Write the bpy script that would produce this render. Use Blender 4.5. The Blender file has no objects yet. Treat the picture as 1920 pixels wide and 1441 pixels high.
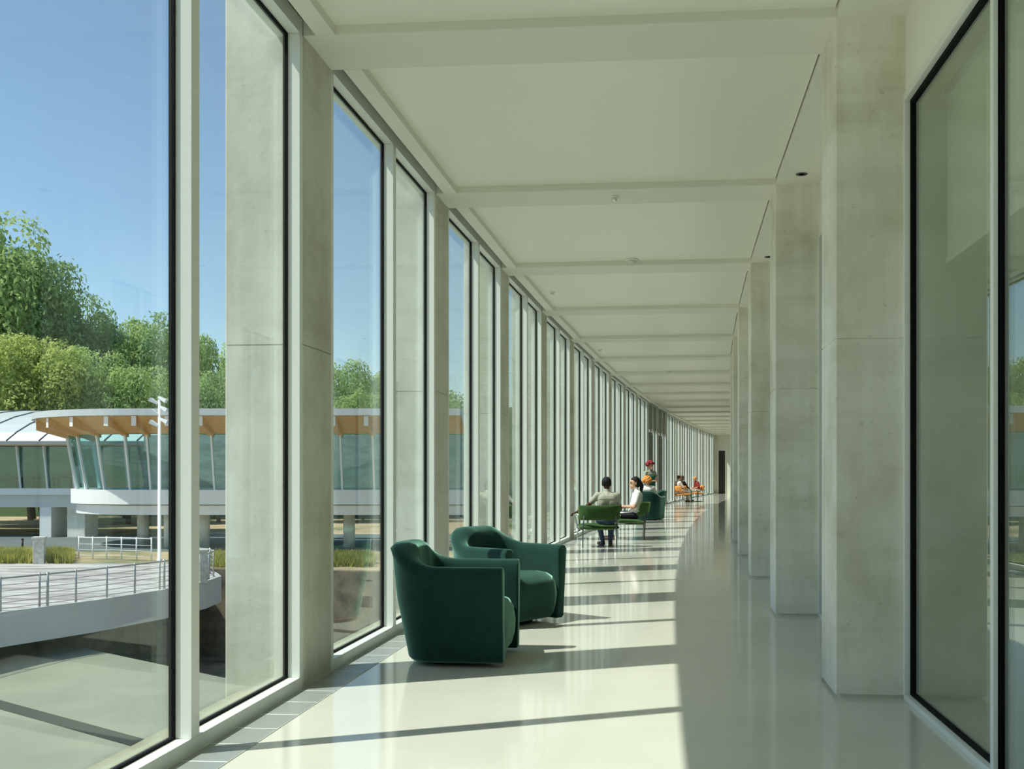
import bpy, bmesh, math, random
from mathutils import Vector, Matrix, noise

random.seed(7)
SC = bpy.context.scene
COL = SC.collection

# ------------------------------------------------------------------ camera
F, CX, Y0, EYE = 1900.0, 1098.0, 889.0, 1.3          # focal length and principal point in pixels of the 1920x1441 frame
cam_d = bpy.data.cameras.new('camera')
cam_d.sensor_fit = 'HORIZONTAL'
cam_d.sensor_width = 36.0
cam_d.lens = F / 1920 * 36
cam_d.shift_x = -(CX - 960) / 1920
cam_d.shift_y = (Y0 - 720.5) / 1920
cam_d.clip_start = 0.05
cam_d.clip_end = 1000
cam = bpy.data.objects.new('camera', cam_d)
cam.location = (0, 0, EYE)
cam.rotation_euler = (math.pi / 2, 0, 0)
COL.objects.link(cam)
SC.camera = cam

# ------------------------------------------------------------------ world, sun, exposure
SUN_EL = math.radians(56)
SUN_DIR = Vector((0.938 * math.cos(SUN_EL), 0.345 * math.cos(SUN_EL), -math.sin(SUN_EL)))   # the way the light travels
world = bpy.data.worlds.new('world')
SC.world = world
world.use_nodes = True
wn = world.node_tree
wn.nodes.clear()
w_out = wn.nodes.new('ShaderNodeOutputWorld')
w_bg = wn.nodes.new('ShaderNodeBackground')
w_sky = wn.nodes.new('ShaderNodeTexSky')
w_sky.sky_type = 'NISHITA'
w_sky.sun_disc = False
w_sky.sun_elevation = SUN_EL
w_sky.sun_rotation = math.atan2(-0.938, -0.345)
w_sky.air_density = 1.0
w_sky.dust_density = 0.2
w_sky.ozone_density = 2.6
w_bg.inputs['Strength'].default_value = 0.079
wn.links.new(w_sky.outputs[0], w_bg.inputs[0])
wn.links.new(w_bg.outputs[0], w_out.inputs[0])

sun_d = bpy.data.lights.new('sun', 'SUN')
sun_d.energy = 2.75
sun_d.color = (1.0, 0.96, 0.88)
sun_d.angle = math.radians(0.53)
sun = bpy.data.objects.new('sun', sun_d)
sun.rotation_euler = SUN_DIR.to_track_quat('-Z', 'Y').to_euler()
sun.location = (-30, -10, 40)
COL.objects.link(sun)

SC.view_settings.view_transform = 'Standard'
SC.view_settings.look = 'None'
SC.view_settings.gamma = 1.0
SC.view_settings.use_curve_mapping = False
SC.view_settings.exposure = 1.22
SC.cycles.transparent_max_bounces = 40
SC.cycles.diffuse_bounces = 10
SC.cycles.max_bounces = 14
SC.cycles.caustics_reflective = True
SC.cycles.caustics_refractive = False

# ------------------------------------------------------------------ materials
MATS = {}
def principled(name, col, rough=0.5, metal=0.0, spec=0.5, **kw):
    m = bpy.data.materials.new(name)
    m.use_nodes = True
    b = m.node_tree.nodes['Principled BSDF']
    b.inputs['Base Color'].default_value = (*col, 1)
    b.inputs['Roughness'].default_value = rough
    b.inputs['Metallic'].default_value = metal
    b.inputs['Specular IOR Level'].default_value = spec
    for k, v in kw.items():
        b.inputs[k].default_value = v
    MATS[name] = m
    return m

def mottle(m, cols, scale=2.0, detail=8, bump=0.0, bscale=30, coord='Object', stretch=(1, 1, 1), lo=0.35, hi=0.65):
    """Colour variation from noise (and a little bump) on a principled material."""
    nt = m.node_tree
    b = nt.nodes['Principled BSDF']
    tc = nt.nodes.new('ShaderNodeTexCoord')
    mp = nt.nodes.new('ShaderNodeMapping')
    mp.inputs['Scale'].default_value = stretch
    nt.links.new(tc.outputs[coord], mp.inputs[0])
    n = nt.nodes.new('ShaderNodeTexNoise')
    n.inputs['Scale'].default_value = scale
    n.inputs['Detail'].default_value = detail
    n.inputs['Roughness'].default_value = 0.62
    nt.links.new(mp.outputs[0], n.inputs['Vector'])
    r = nt.nodes.new('ShaderNodeValToRGB')
    e = r.color_ramp.elements
    e[0].position, e[1].position = lo, hi
    e[0].color, e[1].color = (*cols[0], 1), (*cols[-1], 1)
    for i, c in enumerate(cols[1:-1]):
        k = e.new(lo + (hi - lo) * (i + 1) / (len(cols) - 1))
        k.color = (*c, 1)
    nt.links.new(n.outputs[0], r.inputs[0])
    nt.links.new(r.outputs[0], b.inputs['Base Color'])
    if bump:
        n2 = nt.nodes.new('ShaderNodeTexNoise')
        n2.inputs['Scale'].default_value = bscale
        n2.inputs['Detail'].default_value = 6
        nt.links.new(mp.outputs[0], n2.inputs['Vector'])
        bp = nt.nodes.new('ShaderNodeBump')
        bp.inputs['Strength'].default_value = bump
        bp.inputs['Distance'].default_value = 0.02
        nt.links.new(n2.outputs[0], bp.inputs['Height'])
        nt.links.new(bp.outputs[0], b.inputs['Normal'])
    return m

def concrete(name, a, b_, c, streak=0.5):
    """Cast concrete: broad cloudy patches, faint vertical streaks and pour bands, small pits."""
    m = principled(name, b_, 0.6, spec=0.35)
    nt = m.node_tree
    b = nt.nodes['Principled BSDF']
    geo = nt.nodes.new('ShaderNodeNewGeometry')
    def nz(scale, stretch, detail, rough, lo, hi, c0, c1, mid=None):
        mp = nt.nodes.new('ShaderNodeMapping')
        mp.inputs['Scale'].default_value = stretch
        nt.links.new(geo.outputs['Position'], mp.inputs[0])
        n = nt.nodes.new('ShaderNodeTexNoise')
        n.inputs['Scale'].default_value = scale
        n.inputs['Detail'].default_value = detail
        n.inputs['Roughness'].default_value = rough
        nt.links.new(mp.outputs[0], n.inputs['Vector'])
        r = nt.nodes.new('ShaderNodeValToRGB')
        e = r.color_ramp.elements
        e[0].position, e[1].position = lo, hi
        e[0].color, e[1].color = (*c0, 1), (*c1, 1)
        if mid:
            e.new((lo + hi) / 2).color = (*mid, 1)
        nt.links.new(n.outputs[0], r.inputs[0])
        return n.outputs[0], r.outputs[0]
    def mul(x, y, f):
        mx = nt.nodes.new('ShaderNodeMixRGB')
        mx.blend_type = 'MULTIPLY'
        mx.inputs[0].default_value = f
        nt.links.new(x, mx.inputs[1])
        nt.links.new(y, mx.inputs[2])
        return mx.outputs[0]
    _, base = nz(1.5, (1, 1, 0.8), 9, 0.6, 0.34, 0.66, a, c, b_)
    _, st = nz(7, (1, 1, 0.05), 4, 0.6, 0.35, 0.65, (0.80, 0.78, 0.72), (1, 1, 1))
    _, bands = nz(2.2, (0.15, 0.15, 1.6), 5, 0.6, 0.32, 0.5, (0.82, 0.82, 0.78), (1, 1, 1))
    hgt, pits = nz(16, (1, 1, 1), 5, 0.7, 0.62, 0.72, (1, 1, 1), (0.62, 0.63, 0.60))
    col = mul(mul(mul(base, st, streak), bands, 0.7), pits, 0.7)
    nt.links.new(col, b.inputs['Base Color'])
    bp = nt.nodes.new('ShaderNodeBump')
    bp.inputs['Strength'].default_value = 0.12
    bp.inputs['Distance'].default_value = 0.02
    nt.links.new(hgt, bp.inputs['Height'])
    nt.links.new(bp.outputs[0], b.inputs['Normal'])
    return m

def glass(name, tint, ior=1.5, rough=0.0, scale=1.0):
    """Architectural glass: tinted see-through plus a Fresnel mirror."""
    m = bpy.data.materials.new(name)
    m.use_nodes = True
    nt = m.node_tree
    nt.nodes.clear()
    o = nt.nodes.new('ShaderNodeOutputMaterial')
    t = nt.nodes.new('ShaderNodeBsdfTransparent')
    t.inputs[0].default_value = (*tint, 1)
    g = nt.nodes.new('ShaderNodeBsdfGlossy')
    g.inputs['Roughness'].default_value = rough
    g.inputs[0].default_value = (0.94, 1.0, 0.97, 1)
    # Schlick's reflectance, the same from both sides of the pane
    geo = nt.nodes.new('ShaderNodeNewGeometry')
    dot = nt.nodes.new('ShaderNodeVectorMath')
    dot.operation = 'DOT_PRODUCT'
    nt.links.new(geo.outputs['Incoming'], dot.inputs[0])
    nt.links.new(geo.outputs['Normal'], dot.inputs[1])
    def math_node(op, x, y):
        n = nt.nodes.new('ShaderNodeMath')
        n.operation = op
        for i, v in enumerate((x, y)):
            if isinstance(v, (int, float)):
                n.inputs[i].default_value = v
            elif v is not None:
                nt.links.new(v, n.inputs[i])
        return n.outputs[0]
    f0 = ((ior - 1) / (ior + 1)) ** 2
    c = math_node('ABSOLUTE', dot.outputs['Value'], None)
    k5 = math_node('POWER', math_node('SUBTRACT', 1.0, c), 5.0)
    refl = math_node('MULTIPLY', math_node('ADD', math_node('MULTIPLY', k5, 1 - f0), f0), scale)
    mx = nt.nodes.new('ShaderNodeMixShader')
    nt.links.new(refl, mx.inputs[0])
    nt.links.new(t.outputs[0], mx.inputs[1])
    nt.links.new(g.outputs[0], mx.inputs[2])
    nt.links.new(mx.outputs[0], o.inputs[0])
    MATS[name] = m
    return m

def leafmat(name, a, b_):
    m = bpy.data.materials.new(name)
    m.use_nodes = True
    nt = m.node_tree
    p = nt.nodes['Principled BSDF']
    p.inputs['Roughness'].default_value = 0.7
    p.inputs['Specular IOR Level'].default_value = 0.2
    geo = nt.nodes.new('ShaderNodeNewGeometry')
    n = nt.nodes.new('ShaderNodeTexNoise')
    n.inputs['Scale'].default_value = 0.45
    n.inputs['Detail'].default_value = 4
    nt.links.new(geo.outputs['Position'], n.inputs['Vector'])
    add = nt.nodes.new('ShaderNodeMath')
    add.operation = 'MULTIPLY_ADD'
    add.inputs[1].default_value = 0.35
    nt.links.new(geo.outputs['Random Per Island'], add.inputs[0])
    nt.links.new(n.outputs[0], add.inputs[2])
    r = nt.nodes.new('ShaderNodeValToRGB')
    r.color_ramp.elements[0].position, r.color_ramp.elements[1].position = 0.45, 0.9
    r.color_ramp.elements[0].color, r.color_ramp.elements[1].color = (*a, 1), (*b_, 1)
    nt.links.new(add.outputs[0], r.inputs[0])
    nt.links.new(r.outputs[0], p.inputs['Base Color'])
    tr = nt.nodes.new('ShaderNodeBsdfTranslucent')
    nt.links.new(r.outputs[0], tr.inputs[0])
    mx = nt.nodes.new('ShaderNodeMixShader')
    mx.inputs[0].default_value = 0.5
    nt.links.new(p.outputs[0], mx.inputs[1])
    nt.links.new(tr.outputs[0], mx.inputs[2])
    nt.links.new(mx.outputs[0], nt.nodes['Material Output'].inputs[0])
    MATS[name] = m
    return m

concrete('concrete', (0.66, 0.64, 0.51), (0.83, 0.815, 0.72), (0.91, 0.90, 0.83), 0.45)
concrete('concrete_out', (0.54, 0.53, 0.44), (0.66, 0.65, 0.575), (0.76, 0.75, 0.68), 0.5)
mottle(principled('floor', (0.62, 0.6, 0.53), 0.09, spec=0.5), [(0.66, 0.645, 0.565), (0.71, 0.695, 0.61)], 1.2, 6)
principled('floor_tile', (0.30, 0.32, 0.31), 0.35)
principled('joint', (0.80, 0.82, 0.80), 0.6)
principled('white_paint', (0.88, 0.875, 0.80), 0.55)
principled('soffit', (0.82, 0.81, 0.73), 0.55)
principled('panel', (0.92, 0.91, 0.81), 0.32, spec=0.4)
principled('reveal', (0.025, 0.028, 0.018), 0.8)
principled('frame', (0.80, 0.82, 0.78), 0.35, spec=0.5)
principled('gasket', (0.006, 0.007, 0.007), 0.7, spec=0.1)
glass('glass', (0.915, 0.96, 0.935), 1.5)
glass('glass_in', (0.90, 0.93, 0.895), 2.2)
glass('glass_far', (0.50, 0.76, 0.75), 1.7)
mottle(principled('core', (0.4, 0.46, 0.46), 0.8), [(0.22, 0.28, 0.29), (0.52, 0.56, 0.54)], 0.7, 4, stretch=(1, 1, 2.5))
principled('blind', (0.78, 0.78, 0.70), 0.8)
principled('room_wall', (0.72, 0.71, 0.61), 0.7)
principled('dark_opening', (0.03, 0.032, 0.018), 0.8)
principled('dark', (0.02, 0.02, 0.02), 0.5)
principled('olive_panel', (0.30, 0.32, 0.24), 0.6)
principled('steel', (0.75, 0.77, 0.76), 0.25, 1.0)
principled('dark_steel', (0.10, 0.11, 0.11), 0.4, 0.6)
for nm, c, tint in (('velvet', (0.0045, 0.030, 0.026), (0.45, 0.86, 0.68)), ('green_wool', (0.030, 0.072, 0.018), (0.6, 0.9, 0.4)), ('orange_wool', (0.75, 0.30, 0.07), (1, 0.8, 0.6))):
    m = mottle(principled(nm, c, 0.85, spec=0.15), [tuple(x * 0.85 for x in c), tuple(x * 1.15 for x in c)], 14, 4)
    b = m.node_tree.nodes['Principled BSDF']
    b.inputs['Sheen Weight'].default_value = 0.75 if nm == 'velvet' else 0.4
    b.inputs['Sheen Roughness'].default_value = 0.45
    b.inputs['Sheen Tint'].default_value = (*tint, 1)
for nm, c in dict(skin_brown=(0.10, 0.045, 0.028), skin_light=(0.62, 0.36, 0.24), shirt_grey=(0.42, 0.41, 0.34), shirt_white=(0.82, 0.78, 0.74),
                  jeans=(0.06, 0.09, 0.16), trousers_dark=(0.03, 0.035, 0.05), trousers_pale=(0.62, 0.58, 0.54), trousers_green=(0.08, 0.36, 0.22),
                  top_green=(0.02, 0.14, 0.09), top_red=(0.26, 0.035, 0.03), top_dark=(0.03, 0.018, 0.015), top_cream=(0.80, 0.74, 0.66), shoe=(0.10, 0.07, 0.06), shoe_white=(0.7, 0.68, 0.66),
                  hair_black=(0.012, 0.012, 0.014), hair_red=(0.30, 0.028, 0.034), hair_ginger=(0.75, 0.30, 0.08), hair_brown=(0.09, 0.05, 0.035),
                  phone=(0.7, 0.35, 0.42), eye=(0.02, 0.015, 0.012)).items():
    principled(nm, c, 0.7, spec=0.25)
mottle(principled('paving', (0.55, 0.55, 0.48), 0.8), [(0.19, 0.205, 0.145), (0.25, 0.26, 0.185)], 0.35, 6)
mottle(principled('terrace', (0.66, 0.62, 0.58), 0.8), [(0.26, 0.235, 0.215), (0.52, 0.49, 0.455)], 0.9, 6, stretch=(0.35, 3.0, 1), lo=0.42, hi=0.56)
principled('fascia', (0.62, 0.63, 0.61), 0.6)
mottle(principled('brown_stone', (0.2, 0.15, 0.1), 0.9), [(0.10, 0.075, 0.05), (0.27, 0.21, 0.14)], 1.3, 6, 0.4, 6)
mottle(principled('earth', (0.3, 0.24, 0.16), 0.9), [(0.12, 0.15, 0.06), (0.46, 0.34, 0.2), (0.5, 0.4, 0.26)], 0.12, 5)
mottle(principled('asphalt', (0.1, 0.11, 0.11), 0.8), [(0.09, 0.11, 0.115), (0.14, 0.16, 0.16)], 0.5, 4)
mottle(principled('ledge', (0.3, 0.29, 0.2), 0.85), [(0.24, 0.235, 0.155), (0.31, 0.30, 0.21)], 2.0, 5)
principled('shadow_paint', (0.02, 0.02, 0.012), 0.8)  # near-black colour of the shadow painted across the courtyard paving
mottle(principled('wood', (0.62, 0.36, 0.14), 0.55), [(0.55, 0.30, 0.11), (0.74, 0.46, 0.2)], 3, 4, stretch=(1, 8, 1))
principled('wood_end', (0.86, 0.80, 0.72), 0.6)
principled('roof_metal', (0.52, 0.54, 0.55), 0.4, spec=0.6)
principled('seam', (0.12, 0.13, 0.14), 0.5)
principled('white_out', (0.80, 0.80, 0.79), 0.5)
principled('rail_metal', (0.42, 0.42, 0.41), 0.4, 0.4)
mottle(principled('stone_post', (0.6, 0.56, 0.48), 0.85), [(0.45, 0.42, 0.36), (0.7, 0.67, 0.6)], 5, 5, 0.3, 20)
principled('bark', (0.13, 0.09, 0.06), 0.9)
principled('hill', (0.05, 0.085, 0.025), 0.95)
leafmat('leaf_bright', (0.30, 0.40, 0.08), (0.66, 0.70, 0.26))
leafmat('leaf_mid', (0.27, 0.40, 0.13), (0.58, 0.70, 0.29))
leafmat('leaf_dark', (0.20, 0.33, 0.13), (0.46, 0.60, 0.27))
leafmat('grass_leaf', (0.25, 0.25, 0.05), (0.5, 0.48, 0.14))

# ------------------------------------------------------------------ helpers
def link(o, parent=None, **props):
    COL.objects.link(o)
    if parent is not None:
        o.parent = parent
    for k, v in props.items():
        o[k] = v
    return o

def mesh_obj(name, verts, faces, mat, parent=None, smooth=False, **props):
    me = bpy.data.meshes.new(name)
    me.from_pydata([tuple(v) for v in verts], [], faces)
    for m in (mat if isinstance(mat, (list, tuple)) else [mat]):
        me.materials.append(MATS[m])
    if smooth:
        me.polygons.foreach_set('use_smooth', [True] * len(me.polygons))
    me.update()
    return link(bpy.data.objects.new(name, me), parent, **props)

def bm_obj(name, bm, mat, parent=None, smooth=False, **props):
    me = bpy.data.meshes.new(name)
    bmesh.ops.recalc_face_normals(bm, faces=bm.faces)
    bm.to_mesh(me)
    bm.free()
    for m in (mat if isinstance(mat, (list, tuple)) else [mat]):
        me.materials.append(MATS[m])
    if smooth:
        me.polygons.foreach_set('use_smooth', [True] * len(me.polygons))
    return link(bpy.data.objects.new(name, me), parent, **props)

BOXF = [(0, 3, 2, 1), (4, 5, 6, 7), (0, 1, 5, 4), (1, 2, 6, 5), (2, 3, 7, 6), (3, 0, 4, 7)]
def box_vf(a, b):
    (x0, y0, z0), (x1, y1, z1) = a, b
    return [(x0, y0, z0), (x1, y0, z0), (x1, y1, z0), (x0, y1, z0), (x0, y0, z1), (x1, y0, z1), (x1, y1, z1), (x0, y1, z1)], BOXF

def boxes(name, lst, mat, parent=None, bevel=0.0, **props):
    vs, fs = [], []
    for a, b in lst:
        v, f = box_vf(a, b)
        n = len(vs)
        vs += v
        fs += [tuple(i + n for i in q) for q in f]
    o = mesh_obj(name, vs, fs, mat, parent, **props)
    if bevel:
        md = o.modifiers.new('bevel', 'BEVEL')
        md.width = bevel
        md.segments = 2
        md.limit_method = 'ANGLE'
    return o

def box(name, a, b, mat, parent=None, bevel=0.0, **props):
    return boxes(name, [(a, b)], mat, parent, bevel, **props)

def prism(name, poly, z0, z1, mat, parent=None, **props):
    """Extruded plan polygon; z1 / z0 may be lists (one per point)."""
    n = len(poly)
    za = z0 if isinstance(z0, (list, tuple)) else [z0] * n
    zb = z1 if isinstance(z1, (list, tuple)) else [z1] * n
    vs = [(p[0], p[1], z) for p, z in zip(poly, za)] + [(p[0], p[1], z) for p, z in zip(poly, zb)]
    bm = bmesh.new()
    bv = [bm.verts.new(v) for v in vs]
    bm.faces.new(bv[:n][::-1])
    bm.faces.new(bv[n:])
    for i in range(n):
        j = (i + 1) % n
        bm.faces.new((bv[i], bv[j], bv[n + j], bv[n + i]))
    return bm_obj(name, bm, mat, parent, **props)

def tube_vf(pts, r, n=8, closed_ends=True):
    """Tube along a polyline; r a number or one radius per point."""
    pts = [Vector(p) for p in pts]
    rs = r if isinstance(r, (list, tuple)) else [r] * len(pts)
    vs, fs = [], []
    up = None
    for i, p in enumerate(pts):
        d = (pts[min(i + 1, len(pts) - 1)] - pts[max(i - 1, 0)]).normalized()
        if up is None:
            up = Vector((0, 0, 1)) if abs(d.z) < 0.9 else Vector((1, 0, 0))
        a = d.cross(up).normalized()
        up = a.cross(d).normalized()
        for k in range(n):
            t = 2 * math.pi * k / n
            vs.append(p + a * math.cos(t) * rs[i] + up * math.sin(t) * rs[i])
    for i in range(len(pts) - 1):
        for k in range(n):
            k2 = (k + 1) % n
            fs.append((i * n + k, i * n + k2, (i + 1) * n + k2, (i + 1) * n + k))
    fs.append(tuple(range(n))[::-1])
    fs.append(tuple(range((len(pts) - 1) * n, len(pts) * n)))
    return vs, fs

def tube(name, pts, r, mat, parent=None, n=8, **props):
    v, f = tube_vf(pts, r, n)
    return mesh_obj(name, v, f, mat, parent, smooth=True, **props)

def lathe(name, prof, mat, parent=None, n=24, loc=(0, 0, 0), **props):
    vs, fs = [], []
    for r, z in prof:
        for k in range(n):
            t = 2 * math.pi * k / n
            vs.append((loc[0] + r * math.cos(t), loc[1] + r * math.sin(t), loc[2] + z))
    m = len(prof)
    for i in range(m - 1):
        for k in range(n):
            k2 = (k + 1) % n
            fs.append((i * n + k, i * n + k2, (i + 1) * n + k2, (i + 1) * n + k))
    fs.append(tuple(range(n))[::-1])
    fs.append(tuple(range((m - 1) * n, m * n)))
    return mesh_obj(name, vs, fs, mat, parent, smooth=True, **props)

def empty(name, loc, rotz=0.0, **props):
    o = bpy.data.objects.new(name, None)
    o.empty_display_size = 0.2
    o.location = loc
    o.rotation_euler = (0, 0, rotz)
    return link(o, None, **props)

def copy_tree(o, parent=None):
    c = o.copy()
    COL.objects.link(c)
    c.parent = parent
    for ch in list(o.children):
        copy_tree(ch, c)
    return c

def at(px, py, Y):
    return Vector(((px - CX) * Y / F, Y, EYE + (Y0 - py) * Y / F))

def on_z(px, py, z):
    Y = F * (EYE - z) / (py - Y0)
    return Vector(((px - CX) * Y / F, Y, z))

ORD = ['first', 'second', 'third', 'fourth', 'fifth', 'sixth', 'seventh', 'eighth', 'ninth', 'tenth', 'eleventh', 'twelfth', 'thirteenth',
       'fourteenth', 'fifteenth', 'sixteenth', 'seventeenth', 'eighteenth', 'nineteenth', 'twentieth', 'twenty-first']

# ------------------------------------------------------------------ plan of the curved gallery
C3, C2, C1, C0 = -5.556e-6, 1.8678e-3, 5.6432e-2, -2.1323       # inner line of the window columns: x as a function of y
def cxy(y):
    return C0 + C1 * y + C2 * y * y + C3 * y ** 3
def cdx(y):
    return C1 + 2 * C2 * y + 3 * C3 * y * y
_tab = []
_s, _y = 0.0, 0.0
while _y < 90:
    _tab.append((_s, _y))
    _s += 0.02 * math.hypot(1, cdx(_y + 0.01))
    _y += 0.02
def ys(s):
    if s < 0:
        return s / math.hypot(1, C1)
    i = min(int(s / 0.02 * 0.96), len(_tab) - 2)
    while i > 0 and _tab[i][0] > s:
        i -= 1
    while i < len(_tab) - 2 and _tab[i + 1][0] < s:
        i += 1
    a, b = _tab[i], _tab[i + 1]
    return a[1] + (b[1] - a[1]) * (s - a[0]) / (b[0] - a[0])
def frame(s):
    y = ys(s)
    dx = C1 if y < 0 else cdx(y)
    x = C0 + C1 * y if y < 0 else cxy(y)
    n = math.hypot(1, dx)
    return Vector((x, y, 0)), Vector((dx / n, 1 / n, 0)), Vector((1 / n, -dx / n, 0))     # point, tangent, right-hand normal
def pt(s, v, z=0.0):
    p, t, n = frame(s)
    q = p + n * v
    return Vector((q.x, q.y, z))
def ang(t):
    return math.atan2(-t.x, t.y)

BAY, S1, CT = 3.474, 6.17, 0.52       # bay, near edge of the first column in view, column size along the gallery
W, CL, CR = 3.18, 0.49, 0.42           # clear width between columns, depth of window columns and of inner columns
H, HP = 3.96, 4.02                     # beam soffit, ceiling panels
KS = list(range(-4, 19))               # column stations; 0 is the first one seen on the window side
def scol(k):
    return S1 + BAY * k
def colframe(k):
    return frame(scol(k) + CT / 2)
S_BEG, S_END = scol(-4), scol(18) + CT

def ribbon(name, s0, s1, v0, v1, z, mat, parent=None, step=1.2, thick=None, **props):
    n = max(1, int((s1 - s0) / step))
    vs, fs = [], []
    for i in range(n + 1):
        s = s0 + (s1 - s0) * i / n
        vs += [pt(s, v0, z), pt(s, v1, z)]
        if thick:
            vs += [pt(s, v0, z + thick), pt(s, v1, z + thick)]
    k = 4 if thick else 2
    for i in range(n):
        a, b = i * k, (i + 1) * k
        fs.append((a, a + 1, b + 1, b))
        if thick:
            fs += [(a + 2, b + 2, b + 3, a + 3), (a, b, b + 2, a + 2), (a + 1, a + 3, b + 3, b + 1)]
    if thick:
        e = n * k
        fs += [(0, 2, 3, 1), (e, e + 1, e + 3, e + 2)]
    return mesh_obj(name, vs, fs, mat, parent, **props)

# ------------------------------------------------------------------ structure: floor, ceiling
floor = ribbon('floor', S_BEG, S_END, -0.098, W + 5.0, -0.30, 'floor', thick=0.30, kind='structure',
               label='polished pale floor of the curved gallery', category='floor')
ribbon('ledge', S_BEG, S_END, -0.40, -0.10, -0.30, 'ledge', thick=0.28, kind='structure', label='narrow beige ledge outside along the foot of the windows', category='ledge')
# grey border tiles along the windows, light joints between them
ribbon('joint_bed', S_BEG, S_END, 0.0, 0.22, 0.0004, 'joint', floor, thick=0.0033)
tile_me = None
s = 0.4
while s < 20:
    p, t, n = frame(s + 0.15)
    if tile_me is None:
        o = box('tile', (0.004, -0.144, 0.0), (0.218, 0.144, 0.0042), 'floor_tile', floor)
        tile_me = o.data
    else:
        o = link(bpy.data.objects.new('tile', tile_me), floor)
    o.location = (p.x, p.y, 0.0)
    o.rotation_euler = (0, 0, ang(t))
    s += 0.30
ribbon('border_strip', s, S_END, 0.004, 0.218, 0.0, 'floor_tile', floor, thick=0.004)
ribbon('border_strip', S_BEG, 0.39, 0.004, 0.218, 0.0, 'floor_tile', floor, thick=0.004)

ceiling = ribbon('ceiling', S_BEG, S_END, -0.16, W + 5.0, 4.26, 'reveal', thick=0.4, kind='structure',
                 label='pale gallery ceiling of recessed panels and cross beams', category='ceiling')
for k in KS[:-1]:
    a, b = scol(k) + CT, scol(k + 1)
    vs = [pt(a, 0.20, HP), pt(a, W, HP), pt(b, W, HP), pt(b, 0.20, HP)]
    vs += [v + Vector((0, 0, 0.03)) for v in vs]
    mesh_obj('ceiling_panel', vs, BOXF, 'panel', ceiling)
    vs = [pt(a, 0.08, H), pt(a, 0.20, H), pt(b, 0.20, H), pt(b, 0.08, H)]
    vs += [v + Vector((0, 0, 0.30)) for v in vs]
    mesh_obj('edge_band', vs, BOXF, 'soffit', ceiling)
    vs = [pt(a, W + 0.012, H), pt(a, W + 0.42, H), pt(b, W + 0.42, H), pt(b, W + 0.012, H)]
    vs += [v + Vector((0, 0, 0.30)) for v in vs]
    mesh_obj('side_soffit', vs, BOXF, 'soffit', ceiling)
for k in KS:
    p, t, n = colframe(k)
    e = box('beam', (-0.0, -CT / 2, H), (W + 0.42, CT / 2, 4.265), 'soffit', ceiling, bevel=0.004)
    e.location = p
    e.rotation_euler = (0, 0, ang(t))
ribbon('room_ceiling', S_BEG, S_END, W + 0.42, W + 5, 3.98, 'white_paint', ceiling, thick=0.28)
ribbon('roof_edge', S_BEG, S_END, -0.16, -0.09, 3.96, 'frame', ceiling, thick=0.66)

# ------------------------------------------------------------------ columns
def column_mesh(name, v0, v1, zlo, seam, mat):
    c, g = 0.008, 0.006
    rings = []
    def ring(z, ins):
        x0, x1, y0, y1 = v0 + ins, v1 - ins, -CT / 2 + ins, CT / 2 - ins
        rings.append([(x0 + c, y0, z), (x1 - c, y0, z), (x1, y0 + c, z), (x1, y1 - c, z), (x1 - c, y1, z), (x0 + c, y1, z), (x0, y1 - c, z), (x0, y0 + c, z)])
    ring(zlo, 0.0 if zlo < -0.1 else 0.02)
    if zlo > -0.1:
        ring(0.022, 0.02)
        ring(0.022, 0.0)
    ring(seam, 0.0)
    ring(seam + 0.001, g)
    ring(seam + 0.007, g)
    ring(seam + 0.008, 0.0)
    ring(H + 0.005 if zlo > -0.1 else 4.6, 0.0)
    vs, fs = [], []
    for r in rings:
        vs += r
    for i in range(len(rings) - 1):
        for k in range(8):
            k2 = (k + 1) % 8
            fs.append((i * 8 + k, i * 8 + k2, i * 8 + 8 + k2, i * 8 + 8 + k))
    fs.append(tuple(range(8))[::-1])
    fs.append(tuple(range(len(vs) - 8, len(vs))))
    me = bpy.data.meshes.new(name)
    me.from_pydata(vs, [], fs)
    me.materials.append(MATS[mat])
    me.update()
    return me
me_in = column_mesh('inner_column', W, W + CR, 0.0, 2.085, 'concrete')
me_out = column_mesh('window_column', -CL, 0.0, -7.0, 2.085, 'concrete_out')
for k in KS:
    p, t, n = colframe(k)
    i = k if k >= 0 else None
    where = (f'{ORD[k]} concrete column ahead of the viewer' if k >= 0 else f'{ORD[-1 - k]} concrete column behind the viewer')
    o = link(bpy.data.objects.new('window_column', me_out), None, kind='structure', category='column',
             label=where.replace('concrete column', 'board-cast concrete column between the tall windows'))
    o.location, o.rotation_euler = p, (0, 0, ang(t))
    if k == -1:
        continue
    o = link(bpy.data.objects.new('inner_column', me_in), None, kind='structure', category='column',
             label=where.replace('concrete column', 'concrete column on the side of the inner glass partition'))
    o.location, o.rotation_euler = p, (0, 0, ang(t))

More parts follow.
